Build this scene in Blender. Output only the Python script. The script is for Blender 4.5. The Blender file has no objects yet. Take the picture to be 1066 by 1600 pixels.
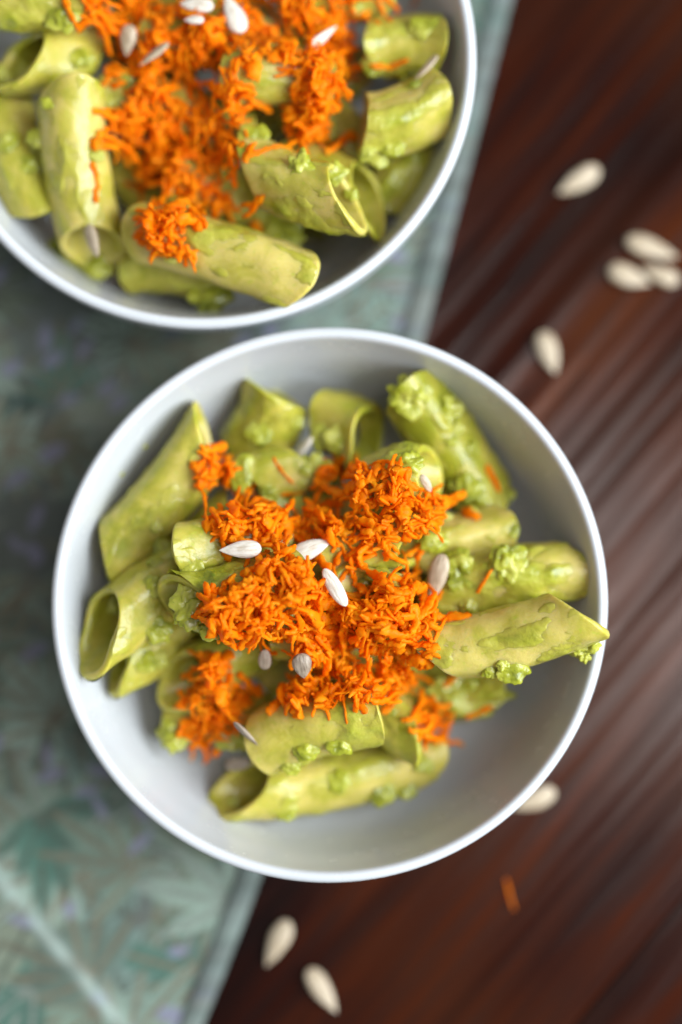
import bpy, math, random
import numpy as np
from mathutils import Vector, Matrix, noise as mn
from mathutils.bvhtree import BVHTree

R = math.radians
rng = random.Random(7)
sc = bpy.context.scene
COL = sc.collection

# ------------------------------------------------------------------ camera
RIM = 0.046                       # height of the bowls' rims above the table
LENS, SENSOR = 70.0, 36.0
FPX = 1600 * LENS / SENSOR        # focal length in photo pixels
DIST = FPX / 7000.0               # 7000 photo pixels per metre in the rim plane
TILT = R(4.0)
cam_d = bpy.data.cameras.new('camera')
cam = bpy.data.objects.new('camera', cam_d); COL.objects.link(cam)
cam_d.sensor_fit = 'VERTICAL'; cam_d.sensor_height = SENSOR; cam_d.sensor_width = 24
cam_d.lens = LENS; cam_d.clip_start = 0.01; cam_d.clip_end = 50
CAM = Vector((0, -math.sin(TILT) * DIST, RIM + math.cos(TILT) * DIST))
cam.location = CAM
cam.rotation_euler = (TILT, 0, 0)
sc.camera = cam
FWD = Vector((0, math.sin(TILT), -math.cos(TILT)))
UPV = Vector((0, math.cos(TILT), math.sin(TILT)))
RGT = Vector((1, 0, 0))
cam_d.dof.use_dof = True
cam_d.dof.focus_distance = (Vector((-0.006, -0.012, 0.0545)) - CAM).dot(FWD)
cam_d.dof.aperture_fstop = 2.2
cam_d.dof.aperture_blades = 9

def ray(px, py):
    return (FWD + RGT * ((px - 533) / FPX) + UPV * ((800 - py) / FPX)).normalized()
def at(px, py, z):
    d = ray(px, py)
    return CAM + d * ((z - CAM.z) / d.z)

# ------------------------------------------------------------------ light
world = bpy.data.worlds.new('World'); sc.world = world; world.use_nodes = True
bg = world.node_tree.nodes['Background']
bg.inputs[0].default_value = (0.96, 0.97, 1.0, 1); bg.inputs[1].default_value = 0.27
def area(name, loc, target, sx, sy, power, colr):
    l = bpy.data.lights.new(name, 'AREA'); l.shape = 'RECTANGLE'; l.size = sx; l.size_y = sy
    l.energy = power; l.color = colr
    o = bpy.data.objects.new(name, l); COL.objects.link(o); o.location = loc
    o.rotation_euler = (Vector(target) - Vector(loc)).to_track_quat('-Z', 'Y').to_euler()
    return o
area('window_light', (1.12, -0.10, 1.02), (0, 0, 0.03), 1.20, 1.20, 58, (0.87, 0.945, 1.0))
area('added_sheen_light', (0.37, 0.03, 1.9), (0.05, 0, 0), 0.24, 0.46, 5.0, (1.0, 0.93, 0.90))  # overhead lamp added for sheen on the wood and brighter carrot tops
sc.view_settings.view_transform = 'Standard'; sc.view_settings.look = 'None'
sc.view_settings.exposure = 0.18; sc.view_settings.gamma = 1.0
sc.view_settings.use_curve_mapping = False
sc.cycles.use_denoising = True
sc.cycles.max_bounces = 10
sc.cycles.sample_clamp_indirect = 6

# ------------------------------------------------------------------ helpers
def mesh_obj(name, V, F, mat, parent=None, smooth=True, loc=None):
    me = bpy.data.meshes.new(name)
    if loc is not None:
        l = np.array(loc); V = np.asarray(V, float) - l
    me.from_pydata([tuple(v) for v in V], [], F)
    if smooth: me.polygons.foreach_set('use_smooth', [True] * len(me.polygons))
    me.materials.append(mat); me.update()
    o = bpy.data.objects.new(name, me); COL.objects.link(o)
    if loc is not None: o.location = loc
    if parent is not None:
        o.parent = parent
        o.location = Vector(o.location) - parent.location
    return o
def tag(o, label=None, cat=None, group=None, kind=None):
    if label: o['label'] = label
    if cat: o['category'] = cat
    if group: o['group'] = group
    if kind: o['kind'] = kind
    return o
def fbm(p, octaves=3):
    return mn.fractal(p, 1.0, 2.0, octaves, noise_basis='PERLIN_ORIGINAL')

class NT:
    def __init__(self, name):
        self.m = bpy.data.materials.new(name); self.m.use_nodes = True
        self.t = self.m.node_tree; self.n = self.t.nodes; self.l = self.t.links
        self.b = self.n['Principled BSDF']
    def new(self, typ, **kw):
        x = self.n.new(typ)
        for k, v in kw.items(): setattr(x, k, v)
        return x
    def link(self, a, b): self.l.new(a, b)
    def set(self, **kw):
        names = dict(color='Base Color', rough='Roughness', sss='Subsurface Weight', rad='Subsurface Radius',
                     scale='Subsurface Scale', coat='Coat Weight', coatr='Coat Roughness', ior='IOR', spec='Specular IOR Level')
        for k, v in kw.items(): self.b.inputs[names[k]].default_value = v
    def noise(self, vec, scale, detail=3, rough=0.55, dist=0.0):
        x = self.new('ShaderNodeTexNoise'); x.inputs['Scale'].default_value = scale
        x.inputs['Detail'].default_value = detail; x.inputs['Roughness'].default_value = rough
        x.inputs['Distortion'].default_value = dist
        self.link(vec, x.inputs['Vector']); return x.outputs['Fac']
    def ramp(self, fac, stops):
        x = self.new('ShaderNodeValToRGB'); e = x.color_ramp.elements
        while len(e) < len(stops): e.new(0.5)
        for i, (p, c) in enumerate(stops):
            e[i].position = p; e[i].color = (c[0], c[1], c[2], 1) if not isinstance(c, (int, float)) else (c, c, c, 1)
        self.link(fac, x.inputs[0]); return x.outputs[0]
    def mix(self, fac, a, b, mode='MIX'):
        x = self.new('ShaderNodeMix', data_type='RGBA', blend_type=mode)
        if isinstance(fac, (int, float)): x.inputs[0].default_value = fac
        else: self.link(fac, x.inputs[0])
        for k, v in ((6, a), (7, b)):
            if isinstance(v, tuple): x.inputs[k].default_value = (*v, 1)
            else: self.link(v, x.inputs[k])
        return x.outputs[2]
    def bump(self, h, strength, distance):
        x = self.new('ShaderNodeBump'); x.inputs['Strength'].default_value = strength
        x.inputs['Distance'].default_value = distance
        self.link(h, x.inputs['Height']); self.link(x.outputs[0], self.b.inputs['Normal'])
    def pos(self):
        return self.new('ShaderNodeNewGeometry').outputs['Position']

# ------------------------------------------------------------------ materials
def m_bowl():
    t = NT('white_glazed_ceramic'); p = t.pos()
    c = t.ramp(t.noise(p, 60, 2), [(0.3, (0.51, 0.525, 0.54)), (0.7, (0.54, 0.555, 0.57))])
    t.link(c, t.b.inputs['Base Color'])
    t.link(t.ramp(t.noise(p, 180, 3), [(0.3, 0.20), (0.75, 0.30)]), t.b.inputs['Roughness'])
    t.bump(t.noise(p, 45, 2), 0.10, 0.001)
    return t.m
def m_pasta():
    t = NT('cooked_pasta')
    p = t.pos()
    film = t.noise(p, 130, 4, 0.6, 0.6)
    at_ = t.new('ShaderNodeAttribute', attribute_name='film'); ad = t.new('ShaderNodeMath', operation='ADD')
    t.link(film, ad.inputs[0]); t.link(at_.outputs['Fac'], ad.inputs[1]); film = ad.outputs[0]
    c = t.ramp(film, [(0.30, (0.57, 0.465, 0.13)), (0.50, (0.435, 0.38, 0.058)), (0.70, (0.295, 0.295, 0.018))])
    sp = t.noise(p, 900, 2, 0.5)
    c = t.mix(t.ramp(sp, [(0.62, 0.0), (0.74, 0.5)]), c, (0.34, 0.42, 0.02))
    t.link(c, t.b.inputs['Base Color'])
    t.set(sss=0.75, rad=(1.0, 0.8, 0.25), scale=0.0032, ior=1.4, coat=0.22, coatr=0.12)
    t.link(t.ramp(t.noise(p, 420, 3), [(0.35, 0.28), (0.7, 0.50)]), t.b.inputs['Roughness'])
    t.bump(t.noise(p, 1100, 3, 0.6), 0.30, 0.0005)
    return t.m
def m_sauce():
    t = NT('avocado_sauce'); p = t.pos()
    c = t.ramp(t.noise(p, 170, 4, 0.6), [(0.28, (0.11, 0.13, 0.006)), (0.46, (0.31, 0.32, 0.020)), (0.68, (0.45, 0.435, 0.075))])
    c = t.mix(t.ramp(t.noise(p, 1300, 2), [(0.66, 0.0), (0.72, 0.6)]), c, (0.09, 0.17, 0.008))
    a = t.new('ShaderNodeAttribute', attribute_name='thin')
    c = t.mix(a.outputs['Fac'], c, (0.41, 0.36, 0.05))
    t.link(c, t.b.inputs['Base Color'])
    t.set(sss=0.35, rad=(0.9, 1.0, 0.2), scale=0.0015, rough=0.30, ior=1.4, coat=0.3, coatr=0.1)
    t.bump(t.noise(p, 1200, 3, 0.6), 0.35, 0.0006)
    return t.m
def m_carrot():
    t = NT('grated_carrot_flesh'); p = t.pos()
    c = t.ramp(t.noise(p, 260, 4, 0.6), [(0.30, (1.0, 0.24, 0.001)), (0.50, (1.0, 0.33, 0.003)), (0.70, (1.0, 0.46, 0.012))])
    t.link(c, t.b.inputs['Base Color'])
    t.set(sss=0.0, rad=(1.0, 0.40, 0.05), scale=0.001, ior=1.38, coat=0.06, spec=0.18)
    t.b.inputs['Coat Roughness'].default_value = 0.15
    t.link(t.ramp(t.noise(p, 1500, 3), [(0.4, 0.32), (0.62, 0.6)]), t.b.inputs['Roughness'])
    t.bump(t.noise(p, 1800, 3, 0.6), 0.35, 0.0005)
    tr = t.new('ShaderNodeBsdfTranslucent'); t.link(c, tr.inputs['Color'])
    mx = t.new('ShaderNodeMixShader'); mx.inputs[0].default_value = 0.55
    t.link(t.b.outputs[0], mx.inputs[1]); t.link(tr.outputs[0], mx.inputs[2])
    t.link(mx.outputs[0], t.n['Material Output'].inputs['Surface'])
    return t.m
def m_seed(name, a, b, cc):
    t = NT(name)
    tc = t.new('ShaderNodeTexCoord'); mp = t.new('ShaderNodeMapping')
    mp.inputs['Scale'].default_value = (0.18, 1.0, 1.0); t.link(tc.outputs['Object'], mp.inputs[0])
    n = t.noise(mp.outputs[0], 1500, 4, 0.6)
    c = t.ramp(n, [(0.30, a), (0.48, b), (0.75, cc)])
    t.link(c, t.b.inputs['Base Color'])
    t.set(sss=0.25, rad=(1, 0.8, 0.6), scale=0.001, rough=0.42)
    t.bump(n, 0.55, 0.0006)
    return t.m
WOOD_ANG = R(49)
def m_wood():
    t = NT('dark_stained_wood')
    tc = t.new('ShaderNodeTexCoord'); mp = t.new('ShaderNodeMapping')
    mp.inputs['Scale'].default_value = (0.07, 1.0, 1.0)
    t.link(tc.outputs['Object'], mp.inputs[0]); v = mp.outputs[0]
    info = t.new('ShaderNodeObjectInfo')
    big = t.noise(v, 42, 4, 0.55, 0.8); fine = t.noise(v, 330, 4, 0.65, 0.3)
    patch = t.noise(tc.outputs['Object'], 9, 2)
    c = t.ramp(big, [(0.32, (0.003, 0.0004, 0.0002)), (0.46, (0.017, 0.0022, 0.0004)), (0.60, (0.045, 0.0075, 0.0011)), (0.76, (0.11, 0.026, 0.003))])
    c = t.mix(t.ramp(fine, [(0.35, 0.75), (0.6, 0.0)]), c, (0.006, 0.0016, 0.001))
    c = t.mix(t.ramp(patch, [(0.45, 0.0), (0.7, 0.45)]), c, (0.055, 0.014, 0.003))
    t.link(c, t.b.inputs['Base Color'])
    t.link(t.ramp(fine, [(0.3, 0.24), (0.7, 0.13)]), t.b.inputs['Roughness'])
    t.set(spec=0.19)
    h = t.mix(0.4, t.ramp(big, [(0.2, 0.0), (0.8, 1.0)]), t.ramp(fine, [(0.2, 0.0), (0.8, 1.0)]))
    t.bump(h, 0.14, 0.0010)
    return t.m
def m_cloth(name, plain=None):
    t = NT(name)
    tc = t.new('ShaderNodeTexCoord')
    w1 = t.new('ShaderNodeTexWave', wave_type='BANDS', bands_direction='X'); w1.inputs['Scale'].default_value = 480
    w2 = t.new('ShaderNodeTexWave', wave_type='BANDS', bands_direction='Y'); w2.inputs['Scale'].default_value = 480
    for w in (w1, w2): t.link(tc.outputs['Object'], w.inputs['Vector']); w.inputs['Distortion'].default_value = 1.5; w.inputs['Detail Scale'].default_value = 3
    weave = t.mix(0.5, w1.outputs['Color'], w2.outputs['Color'])
    a = t.new('ShaderNodeVertexColor', layer_name='print')
    c = t.mix(t.ramp(weave, [(0.2, 0.22), (0.7, 0.0)]), a.outputs['Color'], (0.05, 0.06, 0.05))
    t.link(c, t.b.inputs['Base Color'])
    t.set(rough=0.72, spec=0.35)
    t.b.inputs['Sheen Weight'].default_value = 0.15
    t.bump(weave, 0.35, 0.0004)
    return t.m

M_BOWL, M_PASTA, M_SAUCE, M_CARROT = m_bowl(), m_pasta(), m_sauce(), m_carrot()
M_SEED = m_seed('sunflower_kernel_cream', (0.27, 0.20, 0.12), (0.43, 0.34, 0.23), (0.55, 0.46, 0.34))
M_SEEDW = m_seed('sunflower_kernel_pale', (0.46, 0.38, 0.28), (0.64, 0.58, 0.49), (0.74, 0.69, 0.61))
M_SEEDG = m_seed('sunflower_kernel_grey_skin', (0.15, 0.11, 0.075), (0.26, 0.20, 0.145), (0.40, 0.33, 0.25))
M_WOOD, M_CLOTH = m_wood(), m_cloth('printed_cotton')

# ------------------------------------------------------------------ table of planks
def table():
    ca, sa = math.cos(WOOD_ANG), math.sin(WOOD_ANG)
    s = 0.75
    V = [(x, y, z) for z in (-0.03, -0.006) for x, y in ((-s, -s), (s, -s), (s, s), (-s, s))]
    F = [(0, 3, 2, 1), (4, 5, 6, 7), (0, 1, 5, 4), (1, 2, 6, 5), (2, 3, 7, 6), (3, 0, 4, 7)]
    base = mesh_obj('table_top', V, F, M_WOOD, smooth=False, loc=(0, 0, 0))
    tag(base, kind='structure')
    # planks run along local X, rotated to the photographed grain direction; a joint passes the streak at the right
    j = at(1010, 1470, 0)
    v0 = -j.x * sa + j.y * ca
    widths = 0.240
    edges = [v0 + widths * k for k in range(-3, 4)]
    for k in range(6):
        a, b = edges[k] + 0.00012, edges[k + 1] - 0.00012
        mid = (a + b) / 2
        ys = np.concatenate([[a], np.linspace(a + 0.0008, b - 0.0008, 230), [b]])
        near = abs(mid) < 0.3
        xs = np.concatenate([[-0.7], np.linspace(-0.3, 0.3, 60 if near else 4), [0.7]])
        Vv, Ff = [], []
        for xi, x in enumerate(xs):
            for yi, y in enumerate(ys):
                w = 0.004 * fbm(Vector((x * 5, y * 9, k * 3.1)), 2)
                g = mn.noise(Vector((x * 2.0, (y + w) * 200, k * 7.7)))
                g2 = mn.noise(Vector((x * 3.0, (y + w) * 520, 5 + k * 7.7)))
                z = 0.00024 * g + 0.00007 * g2 - 0.0003
                if yi in (0, len(ys) - 1): z -= 0.00005
                Vv.append((x, y - mid, z))
        ny = len(ys)
        for i in range(len(xs) - 1):
            for q in range(ny - 1):
                Ff.append((i * ny + q, (i + 1) * ny + q, (i + 1) * ny + q + 1, i * ny + q + 1))
        # skirt down the two long edges
        n0 = len(Vv)
        for i, x in enumerate(xs): Vv.append((x, a - mid, -0.006)); Vv.append((x, b - mid, -0.006))
        for i in range(len(xs) - 1):
            Ff.append((n0 + 2 * i, n0 + 2 * (i + 1), (i + 1) * ny, i * ny))
            Ff.append((i * ny + ny - 1, (i + 1) * ny + ny - 1, n0 + 2 * (i + 1) + 1, n0 + 2 * i + 1))
        o = mesh_obj('plank', Vv, Ff, M_WOOD, parent=base)
        o.location = (-sa * mid, ca * mid, 0); o.rotation_euler = (0, 0, WOOD_ANG)
table()

# ------------------------------------------------------------------ printed cloth
def cloth():
    edge_px = [(870, -260), (800, 0), (735, 255), (665, 520), (540, 950), (410, 1370), (320, 1600), (200, 1860)]
    epts = [at(x, y, 0.0012) for x, y in edge_px]
    ey = np.array([p.y for p in epts])[::-1]; ex = np.array([p.x for p in epts])[::-1]
    step = 0.00065
    ts = np.arange(-0.165, 0.165, step)
    ts = np.concatenate([np.arange(-0.30, -0.166, 0.0016), ts, np.arange(0.166, 0.34, 0.0016)])
    ss = np.concatenate([np.arange(0, 0.175, step), np.arange(0.176, 0.30, 0.0016)])
    edge = np.interp(ts, ey, ex)
    out = (ts < ey[0]) | (ts > ey[-1])
    sl = (ex[-1] - ex[0]) / (ey[-1] - ey[0])
    edge[ts < ey[0]] = ex[0] + (ts[ts < ey[0]] - ey[0]) * sl
    edge[ts > ey[-1]] = ex[-1] + (ts[ts > ey[-1]] - ey[-1]) * sl
    k = np.ones(41) / 41
    edge[20:-20] = np.convolve(edge, k, mode='same')[20:-20]
    T, S = np.meshgrid(ts, ss, indexing='ij')
    X = edge[:, None] - S; Y = T
    # relief: soft waves, a pressed crease at the lower left
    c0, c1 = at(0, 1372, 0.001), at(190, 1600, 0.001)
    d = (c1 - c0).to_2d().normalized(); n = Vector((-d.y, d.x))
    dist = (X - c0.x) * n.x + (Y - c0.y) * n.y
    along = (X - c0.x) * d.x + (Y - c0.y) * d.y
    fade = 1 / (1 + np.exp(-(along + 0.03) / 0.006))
    Z = 0.0011 + 0.0004 * np.exp(-(dist / 0.0019) ** 2) * fade + 0.0006 * np.exp(-(dist / 0.007) ** 2) * fade
    Z += 0.00025 * (np.sin(X * 90 + 1.3) * np.sin(Y * 60 + 0.4) + 1)
    # ---- the print: sprays of leaves
    r = np.random.RandomState(5)
    C = np.zeros(X.shape + (3,)); C[:] = (0.25, 0.30, 0.25)
    def blob(cx, cy, rad, colr, soft=0.5):
        m = np.clip((1 - np.hypot(X - cx, Y - cy) / rad) / soft, 0, 1)[..., None]
        C[:] = C * (1 - m) + np.array(colr) * m
    for _ in range(150):
        blob(r.uniform(-0.2, 0.04), r.uniform(-0.17, 0.17), r.uniform(0.004, 0.011),
             [(0.20, 0.20, 0.33), (0.24, 0.24, 0.40), (0.045, 0.10, 0.075), (0.05, 0.15, 0.12)][r.randint(4)])
    def leaf(bx, by, ang, L, W, colr, vein, alpha=0.9):
        ca, sa = math.cos(ang), math.sin(ang)
        mx, my = bx + ca * L / 2, by + sa * L / 2
        i0, i1 = np.searchsorted(ts, my - L * 0.6), np.searchsorted(ts, my + L * 0.6)
        if i1 <= i0: return
        e = edge[i0:i1]; j0 = np.searchsorted(ss, e.min() - mx - L * 0.6); j1 = np.searchsorted(ss, e.max() - mx + L * 0.6)
        if j1 <= j0: return
        x, y = X[i0:i1, j0:j1], Y[i0:i1, j0:j1]
        u = ((x - bx) * ca + (y - by) * sa) / L; v = (-(x - bx) * sa + (y - by) * ca)
        ok = (u > 0) & (u < 1)
        w = W * np.sin(np.pi * np.clip(u, 0, 1) ** 0.8) ** 0.9
        m = np.where(ok, np.clip((w - np.abs(v)) / 0.0005, 0, 1), 0) * alpha
        shade = 1 + 0.35 * np.clip(np.abs(v) / (W + 1e-6), 0, 1) - 0.25 * (np.sin((u * 9 + np.abs(v) / W * 2.2) * 6.28) > 0.75)
        col = np.array(colr)[None, None] * shade[..., None]
        vm = (np.abs(v) < 0.00045)[..., None]
        col = np.where(vm, np.array(vein), col)
        C[i0:i1, j0:j1] = C[i0:i1, j0:j1] * (1 - m[..., None]) + col * m[..., None]
    pal = [(0.24, 0.32, 0.25), (0.31, 0.40, 0.33), (0.19, 0.22, 0.15), (0.08, 0.22, 0.17), (0.38, 0.48, 0.41), (0.14, 0.19, 0.15), (0.27, 0.29, 0.21), (0.22, 0.32, 0.29)]
    veins = [(0.42, 0.30, 0.15), (0.50, 0.56, 0.46), (0.14, 0.16, 0.10)]
    for q0 in range(1460):
        cx, cy = (r.uniform(-0.19, 0.07), r.uniform(-0.17, 0.17)) if q0 >= 900 else (r.uniform(-0.36, 0.12), r.uniform(-0.32, 0.36))
        a0 = r.uniform(0, 6.28); c = pal[r.randint(len(pal))]; v = veins[r.randint(3)]
        if cy > 0.02 and cx > -0.02 and r.rand() < 0.7: c = [(0.30, 0.42, 0.36), (0.12, 0.32, 0.27), (0.35, 0.40, 0.45)][r.randint(3)]
        n = r.randint(5, 9); big = 1.45 if cy < -0.03 else 1.0
        for q in range(n):
            f = (q - (n - 1) / 2) / n
            leaf(cx + math.cos(a0) * 0.004 * (1 - abs(f) * 2), cy + math.sin(a0) * 0.004 * (1 - abs(f) * 2), a0 + f * 3.0 + r.uniform(-0.1, 0.1), big * r.uniform(0.011, 0.019) * (1 - 0.5 * abs(f)),
                 big * r.uniform(0.0015, 0.0026), np.array(c) * np.array((0.95, 1.06, 0.95)) * r.uniform(1.1, 1.7), v)
        leaf(cx - math.cos(a0) * 0.012, cy - math.sin(a0) * 0.012, a0, 0.02, 0.0004, (0.28, 0.18, 0.09), (0.28, 0.18, 0.09))
    for q0 in range(700):
        cx, cy = (r.uniform(-0.19, 0.07), r.uniform(-0.17, 0.17)) if q0 >= 400 else (r.uniform(-0.36, 0.12), r.uniform(-0.32, 0.36))
        leaf(cx, cy, r.uniform(0, 6.28), r.uniform(0.005, 0.010), r.uniform(0.0012, 0.0022), (0.46, 0.45, 0.70), (0.46, 0.45, 0.70), 0.85)
    # the hem band along the edge is printed paler
    hem = np.clip((0.0065 - S) / 0.0025, 0, 1)[..., None] * 0.75
    hc = np.array((0.30, 0.38, 0.35)) * (0.85 + 0.3 * (np.sin(Y * 700 + np.sin(Y * 160) * 3) > 0))[..., None]
    C = C * (1 - hem) + hc * hem
    g = C.mean(-1, keepdims=True); C = (C * 0.80 + g * 0.20) * 0.36
    crease_light = (np.exp(-(dist / 0.0016) ** 2) * fade * (0.55 + 0.25 * np.sin(along * 500) * np.sin(along * 173)))[..., None]  # light caught by the crease, painted into the print as a paler line
    C = C * (1 - crease_light) + np.array((0.42, 0.52, 0.47)) * crease_light
    nt, ns = X.shape
    Z[:, 0] = 0.0002; 
    V = np.stack([X, Y, Z], -1).reshape(-1, 3)
    idx = np.arange(nt * ns).reshape(nt, ns)
    F = np.stack([idx[:-1, :-1], idx[:-1, 1:], idx[1:, 1:], idx[1:, :-1]], -1).reshape(-1, 4)
    F = F[:, ::-1]
    me = bpy.data.meshes.new('table_cloth')
    me.from_pydata(V.tolist(), [], F.tolist())
    me.polygons.foreach_set('use_smooth', [True] * len(me.polygons))
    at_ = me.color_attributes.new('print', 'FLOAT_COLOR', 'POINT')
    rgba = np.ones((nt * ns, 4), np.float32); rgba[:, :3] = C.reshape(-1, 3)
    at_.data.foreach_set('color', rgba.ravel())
    me.materials.append(M_CLOTH); me.update()
    o = bpy.data.objects.new('table_cloth', me); COL.objects.link(o)
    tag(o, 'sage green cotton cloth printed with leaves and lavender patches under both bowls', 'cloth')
    # stitched hem: a narrow doubled strip standing on the cloth
    hv, hf = [], []
    rows = [i for i in range(nt) if -0.17 < ts[i] < 0.17][::3]
    for i in rows:
        for s_, z_ in ((0.0004, 0.0012), (0.0009, 0.0021), (0.0055, 0.0022), (0.0062, 0.0013)):
            hv.append((edge[i] - s_, ts[i], z_ + 0.0002 * mn.noise(Vector((ts[i] * 120, s_ * 900, 2)))))
    for i in range(len(rows) - 1):
        for q in range(3):
            hf.append((i * 4 + q, (i + 1) * 4 + q, (i + 1) * 4 + q + 1, i * 4 + q + 1))
    h = mesh_obj('hem', hv, hf, M_CLOTH, parent=o)
    ca_ = h.data.color_attributes.new('print', 'FLOAT_COLOR', 'POINT')
    cols = []
    for i in rows:
        c = C[i, 4]
        cols += [c[0], c[1], c[2], 1.0] * 4
    ca_.data.foreach_set('color', np.array(cols, np.float32))
cloth()
CLOTH_Z = 0.0022

# ------------------------------------------------------------------ bowls
PROFILE_IN = [(0.0, 0.0080), (0.020, 0.0080), (0.034, 0.0083), (0.0405, 0.0092), (0.0455, 0.0115), (0.0495, 0.0155), (0.0525, 0.0205),
              (0.0548, 0.0270), (0.0567, 0.0345), (0.0583, 0.0405), (0.0591, 0.0438)]
PROFILE_RIM = [(0.0595, 0.0452), (0.0601, 0.0459), (0.0609, 0.0460), (0.0616, 0.0456), (0.0620, 0.0448), (0.0620, 0.0438)]
PROFILE_OUT = [(0.0617, 0.0410), (0.0613, 0.0360), (0.0603, 0.0290), (0.0580, 0.0215), (0.0545, 0.0150), (0.0500, 0.0100), (0.0440, 0.0065),
               (0.0390, 0.0050), (0.0372, 0.0038), (0.0368, 0.0015), (0.0360, 0.0006), (0.0345, 0.0006), (0.0335, 0.0025), (0.0, 0.0030)]
def refine(prof, n=3):
    out = []
    P = [Vector(p) for p in prof]
    for i in range(len(P) - 1):
        a, b, c, d = P[max(0, i - 1)], P[i], P[i + 1], P[min(len(P) - 1, i + 2)]
        for k in range(n):
            t = k / n
            out.append(0.5 * ((2 * b) + (c - a) * t + (2 * a - 5 * b + 4 * c - d) * t * t + (3 * b - a - 3 * c + d) * t ** 3))
    out.append(P[-1]); return out
def bowl_floor(rad):
    r_ = [p[0] for p in PROFILE_IN]; z_ = [p[1] for p in PROFILE_IN]
    return float(np.interp(rad, r_, z_)) + CLOTH_Z - 0.0006 if rad < 0.0575 else RIM
def bowl(center, label):
    prof = refine(PROFILE_IN + PROFILE_RIM + PROFILE_OUT)
    nv = 160; V, F = [], []
    dz = CLOTH_Z - 0.0006
    for r_, z in prof:
        z = z + dz * (1 - z / RIM)
        for k in range(nv):
            a = 2 * math.pi * k / nv
            rr = max(r_, 1e-5) * (1 + 0.0025 * math.sin(2 * a + 0.7))
            V.append((center.x + rr * math.cos(a), center.y + rr * math.sin(a), z))
    for i in range(len(prof) - 1):
        for k in range(nv):
            k2 = (k + 1) % nv
            F.append((i * nv + k, i * nv + k2, (i + 1) * nv + k2, (i + 1) * nv + k))
    o = mesh_obj('bowl', V, F, M_BOWL, loc=(center.x, center.y, CLOTH_Z))
    tag(o, label, 'bowl', 'white bowls of pasta')
    return o, np.array(V), F
CF = at(515, 941, RIM); CB = at(317, 90, RIM)
bowl_f = bowl(CF, 'white round bowl in front holding pasta, wholly in view')
bowl_b = bowl(CB, 'white round bowl behind, cut off by the top edge of the picture')

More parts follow.
